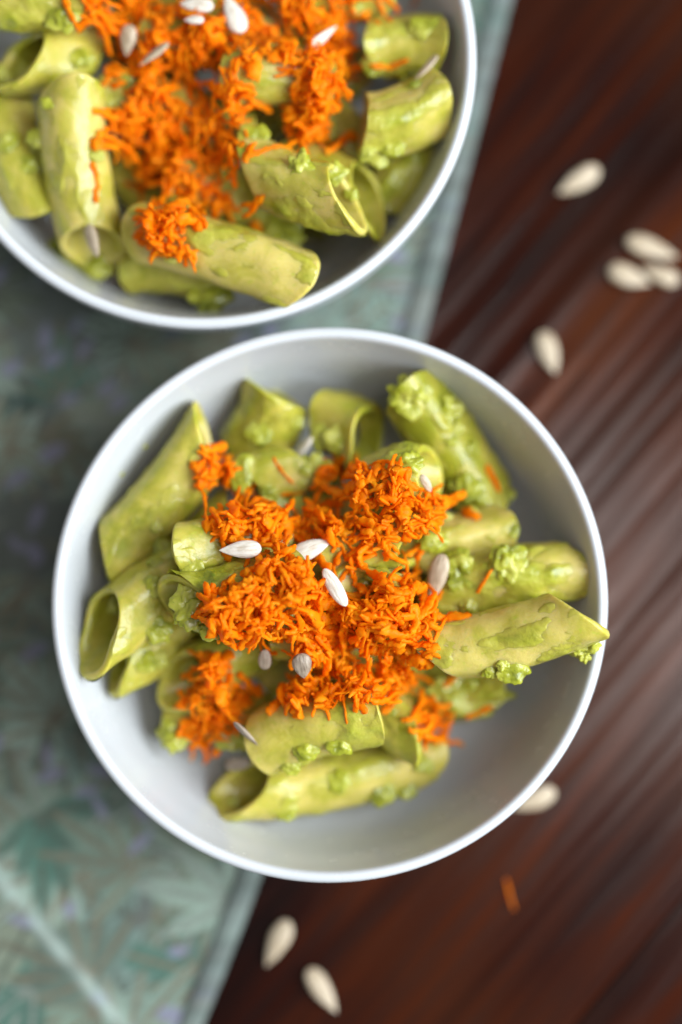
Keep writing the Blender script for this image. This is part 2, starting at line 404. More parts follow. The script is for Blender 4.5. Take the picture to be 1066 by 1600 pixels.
# ------------------------------------------------------------------ penne
# name: (p1, z1, p2, z2, diameter mm, tip1, tip2, slant, sauce 0..1, label); tips: 0 up, 90 right of travel, 180 down
FRONT = [
 ((150, 878), .037, (332, 694), .042, 15.5, 90, -90, 0.65, .25, 'smooth pale penne lying along the upper left wall of the front bowl'),
 ((164, 1004), .036, (355, 812), .038, 16.0, 125, -90, 1.0, .40, 'penne with a long open mouth pointing down at the far left of the front bowl'),
 ((262, 1042), .028, (420, 1000), .030, 14.0, 150, 0, 0.8, .35, 'penne with its pale lower lip showing just right of the far left open penne'),
 ((195, 1030), .017, (330, 965), .018, 14.0, 90, 90, 0.7, .3, 'dark olive penne in shade under the far left open penne'),
 ((288, 940), .060, (445, 905), .060, 14.0, -150, 0, 0.8, 1.0, 'penne thick with green sauce at its open end left of the carrot heap'),
 ((285, 868), .040, (420, 838), .040, 13.0, 0, 0, 0.6, .3, 'short smooth penne end poking left from under the carrot beside the leftmost white seed'),
 ((388, 715), .027, (462, 602), .029, 16.5, 90, 0, 0.3, .45, 'steep olive penne at the top of the front bowl, left of two'),
 ((480, 640), .029, (622, 698), .033, 16.8, -30, 90, 0.4, .45, 'olive penne at the top of the front bowl slanting down to the right'),
 ((618, 642), .031, (742, 800), .030, 16.2, 0, 0, 0.8, .75, 'sauce covered penne slanting down the upper right of the front bowl'),
 ((668, 738), .041, (580, 805), .036, 14.0, 160, 0, 0.45, .9, 'penne with its open end facing up and a seed inside, upper right of the carrot'),
 ((640, 850), .034, (770, 822), .030, 13.5, 0, 0, 0.6, .3, 'cream penne half hidden behind the right side of the front carrot heap'),
 ((690, 897), .036, (885, 888), .040, 14.0, 0, 0, 0.9, .85, 'penne with rounded end and lumpy sauce against the right wall of the front bowl'),
 ((655, 1010), .048, (905, 962), .0585, 14.6, -90, 74, 0.78, .22, 'long pale penne whose pointed tip reaches over the right rim of the front bowl'),
 ((570, 912), .056, (605, 985), .040, 13.0, 180, 0, 0.5, .6, 'upright penne with its open mouth among the carrot in the middle of the front bowl'),
 ((655, 832), .048, (540, 845), .044, 14.0, 120, 0, 0.7, .6, 'penne with a pale curved lip at the upper right of the front carrot heap'),
 ((418, 1155), .038, (590, 1108), .043, 15.5, 0, 0, 0.4, .35, 'broad pale penne directly below the front carrot heap'),
 ((374, 1230), .019, (645, 1184), .021, 14.5, 135, 0, 1.0, .4, 'lowest penne of the front bowl with a dark open mouth at its left'),
 ((565, 1050), .036, (646, 1150), .040, 14.0, 0, 70, 0.8, .45, 'short penne with a pale slanted edge below the right side of the carrot heap'),
 ((640, 1072), .020, (765, 1072), .019, 14.0, 0, 0, 0.6, .9, 'green coated penne in the shade under the long rim penne'),
 ((282, 1118), .020, (420, 1108), .022, 14.0, 0, 0, 0.5, .8, 'sauce covered penne beneath the lower left tuft of carrot'),
 ((368, 772), .034, (485, 735), .032, 13.0, -90, 90, 0.7, .6, 'olive penne behind the top left of the front carrot heap'),
 ((400, 915), .030, (600, 885), .030, 14.5, 0, 0, 0.6, .4, 'penne buried under the middle of the front carrot heap'),
 ((440, 815), .030, (640, 780), .032, 14.5, 0, 0, 0.6, .4, 'penne buried under the upper edge of the front carrot heap'),
 ((360, 860), .016, (540, 900), .016, 14.5, 0, 0, 0.6, .4, 'penne at the very bottom under the left of the front carrot heap'),
 ((560, 780), .016, (660, 930), .016, 14.5, 0, 0, 0.6, .4, 'penne at the very bottom under the right of the front carrot heap'),
 ((420, 1060), .016, (580, 985), .016, 14.5, 0, 0, 0.6, .4, 'penne in the dark gap below the two grey seeds'),
 ((430, 985), .034, (640, 1015), .034, 14.5, 0, 0, 0.6, .4, 'penne buried under the lower half of the front carrot heap'),
]
BACK = [
 ((28, 112), .046, (150, 52), .042, 15.5, 120, -90, 0.9, .6, 'big penne with its open mouth at the left picture edge in the back bowl'),
 ((100, 135), .046, (155, 390), .036, 15.2, 0, 180, 0.7, .5, 'long penne pointing down with a seed inside its mouth, left in the back bowl'),
 ((15, 150), .027, (62, 340), .022, 14.5, 0, 0, 0.7, .5, 'dark olive penne in the shade against the left wall of the back bowl'),
 ((240, 365), .044, (462, 436), .050, 15.4, 0, -10, 0.8, .5, 'bright plump penne at the bottom edge of the back bowl'),
 ((395, 258), .048, (555, 318), .048, 15.2, -90, 100, 0.8, .6, 'pale penne with a slanted cut end in the middle right of the back bowl'),
 ((470, 262), .036, (582, 315), .037, 14.5, 0, 115, 0.8, .4, 'penne whose curved lip shows just behind the pale slanted penne in the back bowl'),
 ((568, 192), .048, (690, 166), .042, 16.0, 100, 0, 0.35, .55, 'pale penne with a straight cut end near the right wall of the back bowl'),
 ((585, 315), .030, (695, 228), .030, 14.5, 0, 0, 0.6, .8, 'green coated penne low against the right wall of the back bowl'),
 ((365, 118), .048, (500, 122), .046, 14.0, 0, 0, 0.5, .5, 'penne showing between the two strands of carrot in the back bowl'),
 ((605, 62), .040, (715, 68), .038, 15.0, 0, 0, 0.6, .8, 'dark green penne at the upper right of the back bowl'),
 ((220, 420), .020, (350, 452), .018, 14.5, 0, 0, 0.6, .8, 'penne deep in the shade at the bottom of the back bowl'),
 ((-15, 0), .046, (135, 22), .044, 15.0, 0, 0, 0.6, .6, 'penne at the upper left corner of the picture in the back bowl'),
 ((-90, -40), .030, (60, -50), .030, 15.0, 0, 0, 0.6, .6, 'penne only just showing at the extreme upper left corner'),
 ((180, 150), .032, (365, 235), .032, 15.0, 0, 0, 0.6, .5, 'penne under the left strand of carrot in the back bowl'),
 ((240, 60), .040, (430, 40), .040, 15.0, 0, 0, 0.6, .5, 'penne under the carrot at the top edge of the picture'),
 ((290, 275), .030, (440, 335), .030, 15.0, 0, 0, 0.6, .5, 'penne beneath the lower left end of the back carrot heap'),
 ((440, 25), .040, (590, -15), .040, 15.0, 0, 0, 0.6, .5, 'penne under the right strand of carrot at the top of the picture'),
 ((150, 20), .018, (290, 140), .018, 15.0, 0, 0, 0.6, .5, 'penne low in the dark gap left of the back carrot heap'),
 ((250, 190), .017, (430, 170), .017, 15.0, 0, 0, 0.6, .5, 'penne at the very bottom under the middle of the back carrot heap'),
 ((400, 40), .018, (560, 120), .018, 15.0, 0, 0, 0.6, .5, 'penne low in the gap between the carrot strands of the back bowl'),
 ((180, -40), .036, (350, -25), .036, 15.0, 0, 0, 0.6, .5, 'penne just at the top picture edge under the white seeds'),
 ((200, 260), .017, (300, 360), .017, 15.0, 0, 0, 0.6, .5, 'penne low in the dark gap beside the seed filled penne'),
 ((470, 175), .032, (550, 240), .034, 14.0, 0, 0, 0.6, .6, 'penne below the right strand of carrot in the back bowl'),
]
def seg_closest(p1, q1, p2, q2):
    d1, d2, r_ = q1 - p1, q2 - p2, p1 - p2
    a, e, f = d1.dot(d1), d2.dot(d2), d2.dot(r_); c = d1.dot(r_); b = d1.dot(d2)
    den = a * e - b * b
    s = min(1, max(0, (b * f - c * e) / den)) if den > 1e-12 else 0.5
    t = (b * s + f) / e
    if t < 0: t = 0; s = min(1, max(0, -c / a))
    elif t > 1: t = 1; s = min(1, max(0, (b - c) / a))
    return s, t, p1 + d1 * s, p2 + d2 * t
def settle(items, center, iters=160):
    """let the pieces push each other and the bowl apart until they lie side by side"""
    lo = lambda z: 0.0135 + (z - 0.014) * 0.84
    P = [[at(*it[0], lo(it[1])), at(*it[2], lo(it[3])), it[4] / 2000, 'reaches over' in it[9]] for it in items]
    ZI = [q[1] for q in PROFILE_IN[3:]] + [0.06]; RI = [q[0] for q in PROFILE_IN[3:]] + [0.059]
    for _ in range(iters):
        for i in range(len(P)):
            for j in range(i):
                s, t, a, b = seg_closest(P[i][0], P[i][1], P[j][0], P[j][1])
                dv = a - b; dist = dv.length; need = (P[i][2] + P[j][2]) * 0.92
                if dist < need:
                    if dist < 1e-5: dv = Vector((0, 0, 1)); dist = 1
                    m = dv / dist * (need - dist) * 0.25
                    m = Vector((m.x * 0.35, m.y * 0.35, m.z))
                    P[i][0] += m * (1 - s); P[i][1] += m * s
                    P[j][0] -= m * (1 - t); P[j][1] -= m * t
        for p in P:
            for k in (0, 1):
                rad = math.hypot(p[k].x - center.x, p[k].y - center.y)
                if not p[3]:
                    rmax = float(np.interp(p[k].z + 0.001, ZI, RI)) - p[2] * 0.5
                    if rad > rmax:
                        f = (rad - rmax) / rad * 0.35
                        p[k].x -= (p[k].x - center.x) * f; p[k].y -= (p[k].y - center.y) * f
                        rad = math.hypot(p[k].x - center.x, p[k].y - center.y)
                    p[k].z = min(p[k].z, 0.052)
                lim = bowl_floor(min(rad + p[2] * 0.5, 0.062)) + p[2] * 0.9
                if rad > 0.05: lim = (bowl_floor(min(rad, 0.062)) + p[2] * 0.95) if p[3] else 0.02
                if p[k].z < lim: p[k].z += (lim - p[k].z) * 0.5
                if rad < 0.05 and p[k].z > lim: p[k].z -= 0.00002
    return P
ALLV, ALLF = [], []
def collect(V, F):
    n = sum(len(v) for v in ALLV)
    ALLV.append(np.asarray(V)); ALLF.extend([tuple(i + n for i in f) for f in F])
def make_penne(p1, p2, r, tip1, tip2, slant, sauce, label, group, seed, film=0.05):
    rr = random.Random(seed)
    c = (p1 + p2) / 2; L = (p2 - p1).length; d = (p2 - p1).normalized()
    e1 = Vector((0, 0, 1)) - d * d.z
    if e1.length < 0.05: e1 = Vector((0, 1, 0)) - d * d.y
    e1.normalize(); e2 = d.cross(e1)
    flat, fph = rr.uniform(0.86, 0.97), rr.uniform(0, 3.14)
    bend = rr.uniform(-0.0016, 0.0016); bend2 = rr.uniform(-0.001, 0.0014)
    off = Vector((seed * 3.7, seed * 1.3, 0)); k1, k2 = R(tip1), R(tip2)
    def pt(u, th, rad):
        s0 = -L / 2 - slant * r * math.cos(th - k1); s1 = L / 2 + slant * r * math.cos(th - k2)
        s = s0 + (s1 - s0) * u
        q = s / max(L, 0.01)
        f = rad * (1 - (1 - flat) * math.cos(2 * (th - fph)) ** 2)
        dirv = e1 * math.cos(th) + e2 * math.sin(th)
        pc = c + d * s + e1 * (bend2 * (1 - 4 * q * q)) + e2 * (bend * (1 - 4 * q * q))
        w = mn.noise((pc + dirv * r) * 160 + off) * 0.00045 + mn.noise((pc + dirv * r) * 420 + off) * 0.00012
        endf = max(0, abs(u - 0.5) * 2 - 0.8) / 0.2
        w += endf * 0.0005 * mn.noise(Vector((th * 1.1, u * 3, seed)))
        return pc + dirv * (f + w)
    nu, nv, th_ = 46, 52, 0.0016
    V, F = [], []
    def ringv(u, rad): V.extend(pt(u, 2 * math.pi * k / nv, rad) for k in range(nv))
    us = [i / (nu - 1) for i in range(nu)]
    e = 0.006
    for u in us: ringv(min(1 - e, max(e, u)), r)
    ringv(1 + 0.001, r - th_ * 0.28); ringv(1 + 0.001, r - th_ * 0.72)
    nin = 20
    for i in range(nin): ringv(min(1 - e, max(e, 1 - i / (nin - 1))), r - th_)
    ringv(-0.001, r - th_ * 0.72); ringv(-0.001, r - th_ * 0.28)
    nr = len(V) // nv
    for i in range(nr):
        i2 = (i + 1) % nr
        for k in range(nv):
            k2_ = (k + 1) % nv
            F.append((i * nv + k, i2 * nv + k, i2 * nv + k2_, i * nv + k2_))
    o = mesh_obj('penne', V, F, M_PASTA, loc=c)
    tag(o, label, 'pasta', group)
    fa = o.data.attributes.new('film', 'FLOAT', 'POINT'); fa.data.foreach_set('value', [film] * len(V))
    collect(V, F)
    # the sauce clinging to it
    nu2, nv2 = 96, 96
    SV, SF, hid, thin = [], [], [], []
    thr = 0.31 - 0.46 * sauce
    for i in range(nu2):
        u = 0.004 + 0.992 * i / (nu2 - 1)
        for k in range(nv2):
            th = 2 * math.pi * k / nv2
            p = pt(u, th, r)
            ps = p - d * ((p - c).dot(d) * 0.45)
            g = 0.8 * fbm(ps * 200 + off, 4) + 0.45 * mn.noise(ps * 60 + off * 2) + 0.15 * mn.noise(ps * 700 + off)
            g += 0.25 * max(0, abs(u - 0.5) * 2 - 0.75) * sauce
            t = g - thr
            if t > 0:
                lump = 0.45 + mn.noise(ps * 480 + off) * 1.0 + 0.2 * mn.noise(p * 1300)
                t_ = min(t, 0.6) ** 0.9 * 0.0010 * (0.55 + 0.6 * sauce) * (0.5 + max(0, lump)) 
            else: t_ = max(-0.0004, t * 0.004)
            hid.append(t <= 0); thin.append(min(1, max(0, 1 - t / 0.55)))
            dirv = (e1 * math.cos(th) + e2 * math.sin(th))
            SV.append(p + dirv * t_)
    for i in range(nu2 - 1):
        for k in range(nv2):
            k2_ = (k + 1) % nv2
            f = (i * nv2 + k, (i + 1) * nv2 + k, (i + 1) * nv2 + k2_, i * nv2 + k2_)
            if not all(hid[q] for q in f): SF.append(f)
    if SF:
        used = sorted({q for f in SF for q in f}); mp = {q: n for n, q in enumerate(used)}
        SV2 = [SV[q] for q in used]; SF2 = [tuple(mp[q] for q in f) for f in SF]
        so = mesh_obj('sauce_coating', SV2, SF2, M_SAUCE, parent=o, loc=c)
        ta = so.data.attributes.new('thin', 'FLOAT', 'POINT')
        ta.data.foreach_set('value', [thin[q] for q in used])
        collect(SV2, SF2)
    return o
collect(bowl_f[1], bowl_f[2]); collect(bowl_b[1], bowl_b[2])
PEN = {}
FILM = {(0, 12): -.14, (0, 15): -.07, (0, 16): -.05, (0, 10): -.06, (0, 11): -.04, (0, 0): 0.02, (0, 6): .12, (0, 7): .12, (0, 8): .12, (1, 3): -.14, (1, 4): -.08, (1, 6): -.10, (1, 1): -.07, (1, 8): -.05}   # how thin the green film on a piece is
for gi, (items, center, grp) in enumerate(((FRONT, CF, 'penne in the front bowl'), (BACK, CB, 'penne in the back bowl'))):
    for i, (it, P) in enumerate(zip(items, settle(items, center))):
        PEN[(gi, i)] = make_penne(P[0], P[1], P[2], it[5], it[6], it[7], it[8], it[9], grp, 11 + i + gi * 50, FILM.get((gi, i), 0.05))
def make_bvh():
    V = np.concatenate(ALLV); return BVHTree.FromPolygons([Vector(v) for v in V], ALLF)
bvh = make_bvh()
def hit(px, py):
    h = bvh.ray_cast(CAM, ray(px, py))
    return h[0] if h[0] is not None else at(px, py, 0.0)

# ------------------------------------------------------------------ loose sauce clumps
import bmesh
def clump(center, size, seed, squash=0.65, rough=0.55):
    bm = bmesh.new(); bmesh.ops.create_icosphere(bm, subdivisions=5 if size > 0.0038 else 4, radius=1)
    off = Vector((seed * 2.17, seed * 5.3, 1.1)); rr = random.Random(seed)
    sx, sy = rr.uniform(0.8, 1.25), rr.uniform(0.75, 1.1)
    for v in bm.verts:
        n = v.co.normalized()
        k = 1 + rough * fbm(n * 1.5 + off, 2) + 0.20 * rough * mn.noise(n * 3.2 + off) + 0.06 * rough * mn.noise(n * 9 + off)
        v.co = Vector((n.x * sx * k, n.y * sy * k, n.z * squash * k)) * size + center
    bm.verts.ensure_lookup_table(); bm.faces.ensure_lookup_table()
    V = [v.co.copy() for v in bm.verts]; F = [tuple(v.index for v in f.verts) for f in bm.faces]
    bm.free(); return V, F
CLUMPS = [
 (640, 618, 36, 'dark green sauce lump at the top of the slanting penne, left of two'),
 (690, 642, 34, 'dark green sauce lump at the top of the slanting penne, right of two'),
 (735, 762, 24, 'green sauce lump on the lower end of the upper right penne'),
 (488, 738, 27, 'pale green sauce lump beside the seed above the carrot heap'),
 (525, 748, 18, 'small pale sauce lump at the top edge of the carrot heap'),
 (378, 738, 22, 'green sauce lump between the top left carrot tuft and the steep olive penne'),
 (742, 1082, 46, 'big dark green sauce lump under the long rim penne'),
 (700, 1090, 30, 'green sauce lump left of the big lump under the rim penne'),
 (722, 893, 32, 'lumpy green sauce beside the pinkish seed on the right'),
 (792, 880, 28, 'pale lumpy sauce on the middle of the right wall penne'),
 (270, 1142, 24, 'bright green sauce lump at the lower left of the carrot tuft'),
 (238, 985, 24, 'green sauce lump between the two open penne at the left'),
 (298, 948, 33, 'pale green sauce filling the open end of the saucy penne left of the heap'),
 (662, 1196, 13, 'green sauce lump on the tip of the short slanted penne'),
 (362, 1258, 13, 'green sauce lump on the lip of the lowest penne'),
 (612, 798, 22, 'pale green sauce lump showing through the top right of the carrot'),
 (575, 780, 18, 'small green sauce lump between carrot shreds above the heap'),
 (640, 725, 20, 'green sauce lump on the upward facing penne'),
 (190, 741, 4, 'tiny green sauce speck on the left inner wall of the front bowl'),
 (226, 697, 4, 'faint green sauce spot high on the left inner wall of the front bowl'),
 (96, 405, 34, 'bright green sauce lump beside the seed filled penne in the back bowl'),
 (150, 418, 24, 'green sauce under the mouth of the seed filled penne'),
 (490, 375, 44, 'large green sauce lump between the two bright penne of the back bowl'),
 (440, 362, 30, 'green sauce lump right of the carrot end in the back bowl'),
 (470, 262, 22, 'green sauce dab on top of the pale slanted penne'),
 (330, 462, 26, 'dark green sauce beneath the plump penne of the back bowl'),
 (100, 25, 26, 'green sauce lump at the upper left corner of the back bowl'),
 (665, 45, 22, 'green sauce lump at the upper right of the back bowl'),
]
for i, (px, py, s, lab) in enumerate(CLUMPS):
    h = hit(px, py); size = s / 7000
    if 'filling the open end' in lab: h = at(px, py, 0.0515)
    if s < 6: ctr = h - ray(px, py) * size * 0.4
    else: ctr = h + ray(px, py) * size * (0.35 if s > 33 else 0.05)
    V, F = clump(ctr, size, 31 + i, 0.36 if s > 6 else 0.5, 0.62)
    o = mesh_obj('sauce_clump', V, F, M_SAUCE, loc=ctr)
    tag(o, lab, 'sauce', 'lumps of green avocado sauce'); collect(V, F)
# the drip hanging under the tip of the long rim penne moves with it
pl = PEN[(0, 12)]
for k, (px, py, s, z) in enumerate(((898, 1012, 15, .0475), (912, 1024, 12, .0465), (921, 1008, 14, .0480))):
    ctr = at(px, py, z); V, F = clump(ctr, s / 7000, 90 + k, 0.8, 0.8)
    mesh_obj('sauce_drip', V, F, M_SAUCE, parent=pl, loc=ctr); collect(V, F)

# ------------------------------------------------------------------ height field used to lay carrot and seeds down
bvh = make_bvh()
class Field:
    def __init__(self, c, half=0.0645, res=0.0005):
        self.c, self.half, self.res = c, half, res
        self.n = int(2 * half / res) + 1
        self.h = np.zeros((self.n, self.n))
        dn = Vector((0, 0, -1))
        for i in range(self.n):
            for j in range(self.n):
                q = bvh.ray_cast(Vector((c.x - half + i * res, c.y - half + j * res, 0.2)), dn)
                self.h[i, j] = q[0].z if q[0] is not None else 0
    def ij(self, x, y):
        i = int(round((x - self.c.x + self.half) / self.res)); j = int(round((y - self.c.y + self.half) / self.res))
        return min(self.n - 1, max(0, i)), min(self.n - 1, max(0, j))
    def z(self, x, y): return self.h[self.ij(x, y)]
    def locate(self, px, py):
        z = 0.055
        for _ in range(6): p = at(px, py, z); z = 0.5 * z + 0.5 * self.z(p.x, p.y)
        return at(px, py, z)
FF, FB = Field(CF), Field(CB)

# sauce pooled in the hollows between the pieces: one mass in each bowl
for gi, (fld, ctr, lab, cnt) in enumerate(((FF, CF, 'green avocado sauce mashed into the gaps between the front penne', 60), (FB, CB, 'green avocado sauce mashed into the gaps between the back penne', 45))):
    rs = random.Random(900 + gi); HV, HF = [], []; k = 0; tries = 0
    while k < cnt and tries < 6000:
        tries += 1
        a, q = rs.uniform(0, 6.28), math.sqrt(rs.random()) * 0.050
        x, y = ctr.x + q * math.cos(a), ctr.y + q * math.sin(a)
        i, j = fld.ij(x, y); h = fld.h[i, j]; w = fld.h[max(0, i - 12):i + 13, max(0, j - 12):j + 13]
        if h < 0.019 or w.max() - h < 0.0035 or w.max() > h + 0.016: continue
        sz = rs.uniform(0.0011, 0.0026); k += 1
        V, F = clump(Vector((x, y, h + sz * 0.05)), sz * 1.2, 500 + k + gi * 200, 0.36, 0.5)
        n0 = len(HV); HV.extend(V); HF.extend(tuple(u + n0 for u in f) for f in F)
        for di in range(-4, 5):
            for dj in range(-4, 5):
                if di * di + dj * dj < 14 and 0 <= i + di < fld.n and 0 <= j + dj < fld.n:
                    fld.h[i + di, j + dj] = max(fld.h[i + di, j + dj], h + sz * 0.5)
    o = mesh_obj('avocado_sauce', HV, HF, M_SAUCE, loc=ctr)
    tag(o, lab, 'sauce', kind='stuff')

# ------------------------------------------------------------------ grated carrot
def in_poly(x, y, poly):
    c = False; j = len(poly) - 1
    for i in range(len(poly)):
        xi, yi = poly[i]; xj, yj = poly[j]
        if (yi > y) != (yj > y) and x < (xj - xi) * (y - yi) / (yj - yi) + xi: c = not c
        j = i
    return c
def shred_mesh(pts, w, th, rr):
    """a wet ragged ribbon: eight-sided, knobbly, with torn edges and blunt ends"""
    n = len(pts); V, F = [], []; K = 8
    roll = rr.uniform(-0.7, 0.7); rv = rr.uniform(-0.16, 0.16); wl = wr = 1.0
    for i, p in enumerate(pts):
        a = pts[max(0, i - 1)]; b = pts[min(n - 1, i + 1)]
        d = (b - a).normalized() if (b - a).length > 1e-7 else Vector((1, 0, 0))
        e1 = Vector((0, 0, 1)) - d * d.z
        e1 = e1.normalized() if e1.length > 0.05 else Vector((0, 1, 0))
        e2 = d.cross(e1); roll += rv + rr.uniform(-0.12, 0.12)
        m = min(i, n - 1 - i)
        ta = (0.55, 0.85, 1.0)[m] if m < 3 else 1.0
        wl = 0.45 * wl + 0.55 * rr.choice((0.3, 0.7, 1.0, 1.45)); wr = 0.45 * wr + 0.55 * rr.choice((0.3, 0.7, 1.0, 1.45))
        t_ = th * ta * rr.uniform(0.75, 1.2)
        ex, ez = e2 * math.cos(roll) + e1 * math.sin(roll), e1 * math.cos(roll) - e2 * math.sin(roll)
        for k in range(K):
            q = 2 * math.pi * (k + 0.5) / K; cx, cz = math.cos(q), math.sin(q)
            x = cx * w * ta * (wr if cx > 0 else wl) * rr.uniform(0.85, 1.15); z = cz * t_ * rr.uniform(0.7, 1.3)
            V.append(p + ex * (x * 0.5) + ez * (z * 0.55) + d * rr.uniform(-0.00014, 0.00014))
    for i in range(n - 1):
        for k in range(K):
            k2 = (k + 1) % K
            F.append((i * K + k, (i + 1) * K + k, (i + 1) * K + k2, i * K + k2))
    F.append(tuple(range(K))[::-1]); F.append(tuple((n - 1) * K + k for k in range(K)))
    return V, F
def lay_shred(fld, px, py, rr, length=None, ang=None, w=None, loft=1.0, curl=1.0):
    st = 0.00042
    L = length or min(0.015, max(0.0028, rr.lognormvariate(-5.10, 0.45)))
    w = w or (rr.uniform(0.0022, 0.0034) if rr.random() < 0.22 else rr.uniform(0.0008, 0.0020)); th = min(0.0011, w * rr.uniform(0.38, 0.6))
    n = max(5, int(L / st)); a = rr.uniform(0, 6.28) if ang is None else ang
    kap = rr.gauss(0, 210) * curl; xy = []
    c = fld.locate(px, py); x, y = c.x, c.y
    x -= math.cos(a) * L * 0.45; y -= math.sin(a) * L * 0.45
    for i in range(n):
        xy.append((x, y)); x += math.cos(a) * st; y += math.sin(a) * st
        a += kap * st + rr.gauss(0, 0.10) * curl
        if rr.random() < 0.05: kap = rr.gauss(0, 230) * curl
    h = np.array([fld.z(*q) for q in xy])
    pad = np.pad(h, 3, mode='edge')
    hm = np.array([pad[i:i + 7].max() * 0.6 + pad[i:i + 7].mean() * 0.4 for i in range(n)])
    ker = np.array([1, 2, 3, 2, 1.0]); ker /= ker.sum()
    hs = np.convolve(np.pad(hm, 2, mode='edge'), ker, mode='valid')
    u = np.linspace(0, 1, n)
    hs = hs + th * 0.30 + 0.55 * loft * (abs(rr.gauss(0, 0.0006)) * np.sin(u * math.pi) + max(0, rr.gauss(-0.0003, 0.0012)) * u ** 2 + 0.00035 * np.sin(u * rr.uniform(4, 12) + rr.uniform(0, 6)))
    for i in range(1, n): hs[i] = max(hs[i], hs[i - 1] - 0.00044)          # stiff enough to bridge hollows
    for i in range(n - 2, -1, -1): hs[i] = max(hs[i], hs[i + 1] - 0.00044)
    pts = [Vector((q[0], q[1], z)) for q, z in zip(xy, hs)]
    for p in pts:
        i, j = fld.ij(p.x, p.y); k = 1 if w < 0.0013 else 1
        sub = fld.h[max(0, i - k):i + k + 1, max(0, j - k):j + k + 1]
        sub += np.maximum(0, (p.z + th * 0.5 - sub)) * 0.48
    V, F = shred_mesh(pts, w, th, rr)
    return V, F, L * w, pts
POLY_F = [
 ([(520, 728), (620, 722), (640, 770), (605, 830), (560, 870), (520, 850), (470, 800)], 80),
 ([(630, 775), (695, 765), (698, 800), (662, 838), (615, 835)], 34),
 ([(322, 815), (392, 770), (450, 790), (500, 830), (480, 870), (400, 840), (345, 850)], 62),
 ([(390, 885), (470, 870), (515, 930), (545, 960), (480, 1000), (400, 995), (350, 1000), (380, 930)], 105),
 ([(305, 920), (385, 905), (395, 960), (345, 1012), (320, 960)], 36),
 ([(560, 935), (640, 895), (668, 940), (690, 965), (660, 1058), (612, 1092), (520, 1095), (480, 1060), (470, 1000)], 170),
 ([(322, 815), (392, 770), (440, 790), (470, 790), (520, 728), (620, 722), (640, 760), (695, 765), (698, 800), (662, 835), (640, 895), (668, 940), (690, 965), (655, 1058), (612, 1092), (520, 1098), (455, 1030), (345, 1015), (318, 915), (400, 882), (345, 872)], 190),
 ([(308, 722), (345, 703), (366, 725), (345, 762), (322, 765)], 26),
 ([(278, 1090), (310, 1068), (385, 1068), (396, 1110), (360, 1150), (335, 1180), (290, 1165)], 64),
 ([(286, 1040), (305, 1020), (350, 1025), (372, 1040), (345, 1068), (300, 1070)], 22),
 ([(648, 1100), (668, 1088), (690, 1105), (708, 1130), (700, 1160), (660, 1165), (646, 1145)], 26),
 ([(420, 1080), (470, 1048), (540, 1080), (520, 1108), (440, 1104)], 30),
]
POLY_B = [
 ([(95, -25), (690, -25), (650, 20), (575, 40), (530, 90), (545, 130), (520, 200), (530, 222), (470, 232), (430, 215), (470, 170), (480, 110), (430, 55), (400, 120), (380, 170), (392, 250), (360, 300), (420, 345), (400, 362), (330, 330), (262, 345),
   (225, 350), (215, 290), (190, 260), (135, 225), (125, 190), (190, 170), (160, 110), (175, 60), (100, 15)], 360),
 ([(190, 40), (400, 0), (400, 120), (380, 200), (340, 300), (250, 320), (200, 250), (190, 160)], 110),
 ([(225, 345), (300, 320), (330, 345), (285, 360), (300, 405), (265, 400), (228, 380)], 44),
 ([(440, 60), (560, 30), (545, 130), (510, 215), (450, 220)], 80),
]
shreds = {0: [], 1: []}
for gi, (polys, fld) in enumerate(((POLY_F, FF), (POLY_B, FB))):
    rr = random.Random(101 + gi)
    for poly, cnt in polys:
        xs = [p[0] for p in poly]; ys = [p[1] for p in poly]; k = 0; small = cnt < 100
        while k < cnt:
            x, y = rr.uniform(min(xs), max(xs)), rr.uniform(min(ys), max(ys))
            if not in_poly(x, y, poly): continue
            k += 1
            shreds[gi].append(lay_shred(fld, x, y, rr, length=None if not small else rr.uniform(0.003, 0.008)))
# shreds that lie by themselves: px, py, length, image angle, width, label
SINGLE = [
 (0, 770, 748, .0075, -62, .0022, 'single blurred carrot shred against the right end of the upper right penne'),
 (0, 718, 777, .0036, 10, .0026, 'short carrot scrap on the upper right penne, upper of two'),
 (0, 738, 804, .0050, -25, .0024, 'short carrot scrap on the upper right penne, lower of two'),
 (0, 757, 908, .0070, 58, .0010, 'thin carrot strand upright on the lumpy penne by the right wall'),
 (0, 708, 964, .0088, 2, .0022, 'thick carrot shred lying on the long rim penne beside the heap'),
 (0, 436, 738, .0080, -70, .0011, 'thin carrot strand near the seed above the heap'),
 (0, 458, 772, .0060, 10, .0012, 'thin carrot strand bridging the gap above the heap'),
 (0, 750, 1116, .0072, 10, .0014, 'dark carrot shred on the floor of the front bowl right of the sauce'),
 (0, 704, 1066, .0040, 30, .0014, 'small carrot scrap just under the long rim penne'),
 (0, 332, 790, .0095, -55, .0012, 'long curved carrot strand trailing below the top left tuft'),
 (0, 650, 862, .0055, 20, .0018, 'carrot scrap on the pale curved penne lip'),
 (1, 165, 285, .0100, -50, .0014, 'carrot strand lying down the side of the seed filled penne'),
 (1, 420, 232, .0110, 25, .0013, 'thin carrot strand trailing left from the right strand in the back bowl'),
 (1, 300, 400, .0070, -40, .0013, 'carrot scrap on the top end of the plump penne'),
 (1, 105, 20, .0090, -80, .0020, 'carrot shred hanging at the upper left of the back heap'),
 (1, 370, 265, .0090, 80, .0012, 'carrot strand between the heap and the pale slanted penne'),
 (1, 560, 120, .0100, 15, .0018, 'carrot shred above the straight cut penne, left of two'),
 (1, 610, 105, .0090, 10, .0018, 'carrot shred above the straight cut penne, right of two'),
]
rr = random.Random(55)
def shred_obj(V, F, pts, label, group):
    c = sum(pts, Vector()) / len(pts)
    o = mesh_obj('carrot_shred', V, F, M_CARROT, loc=c)
    return tag(o, label, 'carrot', group)
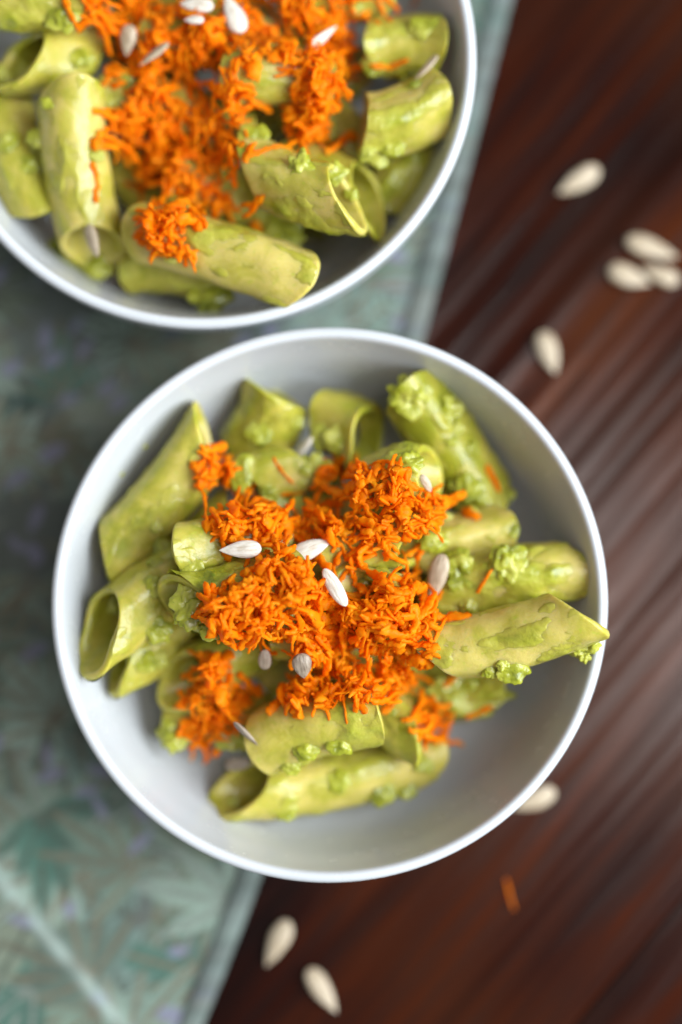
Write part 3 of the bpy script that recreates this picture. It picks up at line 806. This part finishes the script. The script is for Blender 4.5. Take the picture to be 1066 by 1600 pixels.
for b, px, py, L, ang, w, lab in SINGLE:
    V, F, a_, pts = lay_shred(FF if b == 0 else FB, px, py, rr, L, R(ang), w, 0.4, 0.5)
    shred_obj(V, F, pts, lab, 'single carrot shreds on the pasta')
def keep(gi, n):
    L = shreds[gi]; m = len(L)
    score = [(L[i][2] * (0.25 + i / m), i) for i in range(m)]
    return {i for _, i in sorted(score, reverse=True)[:n]}
for gi, n, lab, hl in ((0, 165, 'ragged orange carrot shred in the grated heap of the front bowl', 'mass of finely grated orange carrot heaped on the front pasta'),
                       (1, 110, 'ragged orange carrot shred in the grated heap of the back bowl', 'mass of grated orange carrot heaped on the back pasta')):
    ks = keep(gi, n); HV, HF = [], []
    for i, (V, F, a_, pts) in enumerate(shreds[gi]):
        if i in ks: shred_obj(V, F, pts, lab, 'carrot shreds of the front heap' if gi == 0 else 'carrot shreds of the back heap')
        else:
            n0 = len(HV); HV.extend(V); HF.extend(tuple(q + n0 for q in f) for f in F)
    # fine wet pulp clinging between the shreds
    fld = FF if gi == 0 else FB; rp = random.Random(400 + gi)
    for poly, cnt in (POLY_F if gi == 0 else POLY_B):
        xs = [p[0] for p in poly]; ys = [p[1] for p in poly]; k = 0
        while k < cnt * 0.6:
            x, y = rp.gauss(0, 4) + rp.uniform(min(xs), max(xs)), rp.gauss(0, 4) + rp.uniform(min(ys), max(ys))
            if not in_poly(x, y, poly): continue
            k += 1; c = fld.locate(x, y); r0 = rp.uniform(0.0004, 0.0009); c.z += r0 * 0.15
            L = rp.uniform(1, 2.4); an = rp.uniform(0, 6.28); up = rp.uniform(-0.4, 0.7)
            dx = Vector((math.cos(an), math.sin(an), up)).normalized()
            pts = [c + dx * (r0 * L * q) for q in (-0.8, -0.3, 0.3, 0.8)]
            V, F = shred_mesh(pts, r0 * 1.7, r0 * 1.4, rp)
            n0 = len(HV); HV.extend(V); HF.extend(tuple(q + n0 for q in f) for f in F)
    o = mesh_obj('grated_carrot', HV, HF, M_CARROT, loc=(CF if gi == 0 else CB))
    tag(o, hl, 'carrot', kind='stuff')

# ------------------------------------------------------------------ sunflower seeds
def seed_mesh(L, W, T, s, blunt=0.0):
    rr = random.Random(s); nu, nv = 26, 24; V, F = [], []
    off = Vector((s * 1.7, 0, 0)); bendy = rr.uniform(-0.05, 0.05) * L
    for i in range(nu):
        u = i / (nu - 1); t = 0.5 - 0.5 * math.cos(math.pi * u)
        prof = (t ** 0.50) * ((1 - t) ** (0.95 - 0.55 * blunt))
        prof /= (0.37 ** 0.5 * 0.63 ** 0.95) if blunt < 0.5 else 0.62
        for k in range(nv):
            a = 2 * math.pi * k / nv; ca, sa = math.cos(a), math.sin(a)
            se = (abs(ca) ** 2.4 + abs(sa) ** 2.4) ** (-1 / 2.4)
            q = Vector((t * 3, ca, sa))
            g = 1 + 0.07 * mn.noise(q * 1.6 + off) + 0.05 * mn.noise(Vector((t * 2, ca * 4, sa * 4)) + off) + 0.02 * mn.noise(Vector((t * 8, ca * 8, sa * 8)) + off)
            rid = 1 + 0.10 * math.exp(-(ca / 0.16) ** 2) * (1 if sa > 0 else 0.4)
            V.append(Vector(((t - 0.5) * L, prof * W / 2 * ca * se * g + bendy * (t - 0.5) ** 2, prof * T / 2 * sa * se * g * rid)))
    for i in range(nu - 1):
        for k in range(nv):
            k2 = (k + 1) % nv
            F.append((i * nv + k, (i + 1) * nv + k, (i + 1) * nv + k2, i * nv + k2))
    return V, F
def seed(pa, pb, wpx, label, group, z=None, fld=None, tilt=0.0, roll=0.0, mat=M_SEED, blunt=0.0, s=1, lift=0.0):
    """pa: blunt end, pb: pointed end, in photo pixels; z: height it lies at, else on the food"""
    m = ((pa[0] + pb[0]) / 2, (pa[1] + pb[1]) / 2)
    if fld is not None:
        c0 = fld.locate(*m)
        i, j = fld.ij(c0.x, c0.y); z = float(np.percentile(fld.h[i - 5:i + 6, j - 5:j + 6], 85)) + lift
    A, B = at(*pa, z), at(*pb, z); v = B - A; L = v.length / math.cos(tilt)
    W = 0.88 * wpx / math.hypot(pa[0] - pb[0], pa[1] - pb[1]) * v.length; T = W * 0.48
    V, F = seed_mesh(L, W, T, s, blunt)
    c = (A + B) / 2; c.z = z + T * 0.42
    me = bpy.data.meshes.new('sunflower_seed'); me.from_pydata([tuple(p) for p in V], [], F)
    me.polygons.foreach_set('use_smooth', [True] * len(me.polygons)); me.materials.append(mat)
    o = bpy.data.objects.new('sunflower_seed', me); COL.objects.link(o)
    c = at(*m, c.z)
    o.location = c
    o.rotation_mode = 'XYZ'
    o.rotation_euler = (Matrix.Rotation(math.atan2(v.y, v.x), 3, 'Z') @ Matrix.Rotation(tilt, 3, 'Y') @ Matrix.Rotation(roll, 3, 'X')).to_euler()
    return tag(o, label, 'seed', group)
GT, GF, GB = 'sunflower seeds scattered on the wood', 'sunflower seeds on the front pasta', 'sunflower seeds on the back pasta'
TZ = 0.0002
for k, (a, b, w, lab) in enumerate([
 ((936, 263), (872, 303), 36, 'lone cream seed on the wood at the upper right, beside the back bowl'),
 ((978, 374), (1060, 402), 38, 'cream seed topmost in the cluster of three at the right edge'),
 ((951, 420), (1016, 444), 38, 'cream seed at the lower left of the cluster of three'),
 ((1060, 440), (1002, 418), 32, 'cream seed at the lower right of the cluster of three'),
 ((847, 518), (868, 584), 38, 'cream seed on the wood between the cluster and the front bowl'),
 ((868, 1236), (802, 1264), 36, 'cream seed half tucked under the lower right of the front bowl'),
 ((450, 1438), (416, 1510), 38, 'cream seed at the bottom of the picture next to the cloth edge'),
 ((482, 1514), (526, 1582), 36, 'cream seed at the very bottom, right of the seed beside the cloth')]):
    seed(a, b, w, lab, GT, z=TZ + 0.0004, s=k + 3, tilt=rng.uniform(-0.06, 0.06), roll=rng.uniform(-0.3, 0.3))
for k, (a, b, w, tl, ro, mt, bl, lf, lab) in enumerate([
 ((409, 857), (342, 860), 32, .05, .1, M_SEEDW, 0, .0008, 'white seed on the carrot, leftmost of the three bright ones, pointing left'),
 ((457, 868), (519, 845), 34, -.1, -.1, M_SEEDW, 0, .0010, 'white seed on the carrot pointing to the upper right'),
 ((506, 889), (541, 947), 34, .12, .2, M_SEEDW, .8, .0008, 'white blunt seed in the middle of the carrot heap, lowest of the bright ones'),
 ((693, 866), (673, 941), 36, .15, .3, M_SEED, 0, .0008, 'pinkish upright seed at the right edge of the carrot heap'),
 ((488, 684), (449, 730), 22, .3, .9, M_SEEDW, 0, .0032, 'slim seed tilted on the sauce above the carrot heap'),
 ((414, 1015), (414, 1046), 29, .5, 0, M_SEEDG, .9, .0030, 'round grey seed below the carrot heap, left of two'),
 ((470, 1021), (475, 1060), 33, .4, 0, M_SEEDG, .2, .0006, 'brownish grey seed with a pointed bottom, right of the round one'),
 ((366, 1128), (404, 1166), 17, .2, 1.0, M_SEEDG, 0, .0006, 'thin edge on seed at the right of the lower left carrot tuft'),
 ((658, 742), (674, 768), 22, .4, 0, M_SEED, .5, .0004, 'small pinkish seed inside the upward facing penne'),
 ((352, 1196), (398, 1190), 24, .0, 0, M_SEEDG, .2, .0004, 'brown seed in the mouth of the lowest penne of the front bowl')]):
    seed(a, b, w, lab, GF, fld=FF, tilt=tl, roll=ro, mat=mt, blunt=bl, s=40 + k, lift=lf)
for k, (a, b, w, tl, ro, mt, bl, lf, lab) in enumerate([
 ((334, 10), (281, 5), 26, .05, 0, M_SEEDW, .2, .001, 'white seed cut by the top edge of the picture on the back carrot'),
 ((319, 31), (287, 31), 17, .05, .2, M_SEEDW, 0, .001, 'smallest white seed near the top edge of the picture'),
 ((378, 52), (352, -8), 36, .05, .1, M_SEEDW, 0, .001, 'largest white seed, plump, at the top of the back carrot heap'),
 ((203, 40), (197, 87), 30, .2, .2, M_SEED, 0, .0008, 'cream seed pointing down at the left of the back carrot heap'),
 ((264, 68), (216, 102), 20, .15, .7, M_SEED, 0, .0008, 'slim cream seed right of the down pointing one in the back bowl'),
 ((478, 81), (527, 39), 18, .1, .7, M_SEEDW, 0, .001, 'slim pale seed on the right strand of carrot in the back bowl'),
 ((684, 87), (648, 125), 18, .1, .8, M_SEED, 0, .0006, 'pinkish slim seed near the right wall of the back bowl'),
 ((137, 350), (153, 402), 24, .0, .6, M_SEED, .2, -.001, 'seed lying inside the mouth of the left penne in the back bowl')]):
    seed(a, b, w, lab, GB, fld=FB, tilt=tl, roll=ro, mat=mt, blunt=bl, s=70 + k, lift=lf)
# a carrot shred dropped on the table
for (px, py, L, ang, lab) in ((797, 1398, .0075, -75, 'lone carrot shred lying on the dark wood below the front bowl'),):
    c = at(px, py, 0.0006); pts = [c + Vector((math.cos(R(ang)) * t, math.sin(R(ang)) * t + 8 * t * t, 0.0002)) for t in np.linspace(-L / 2, L / 2, 20)]
    V, F = shred_mesh(pts, 0.0007, 0.0005, rr); shred_obj(V, F, pts, lab, 'single carrot shreds on the table')
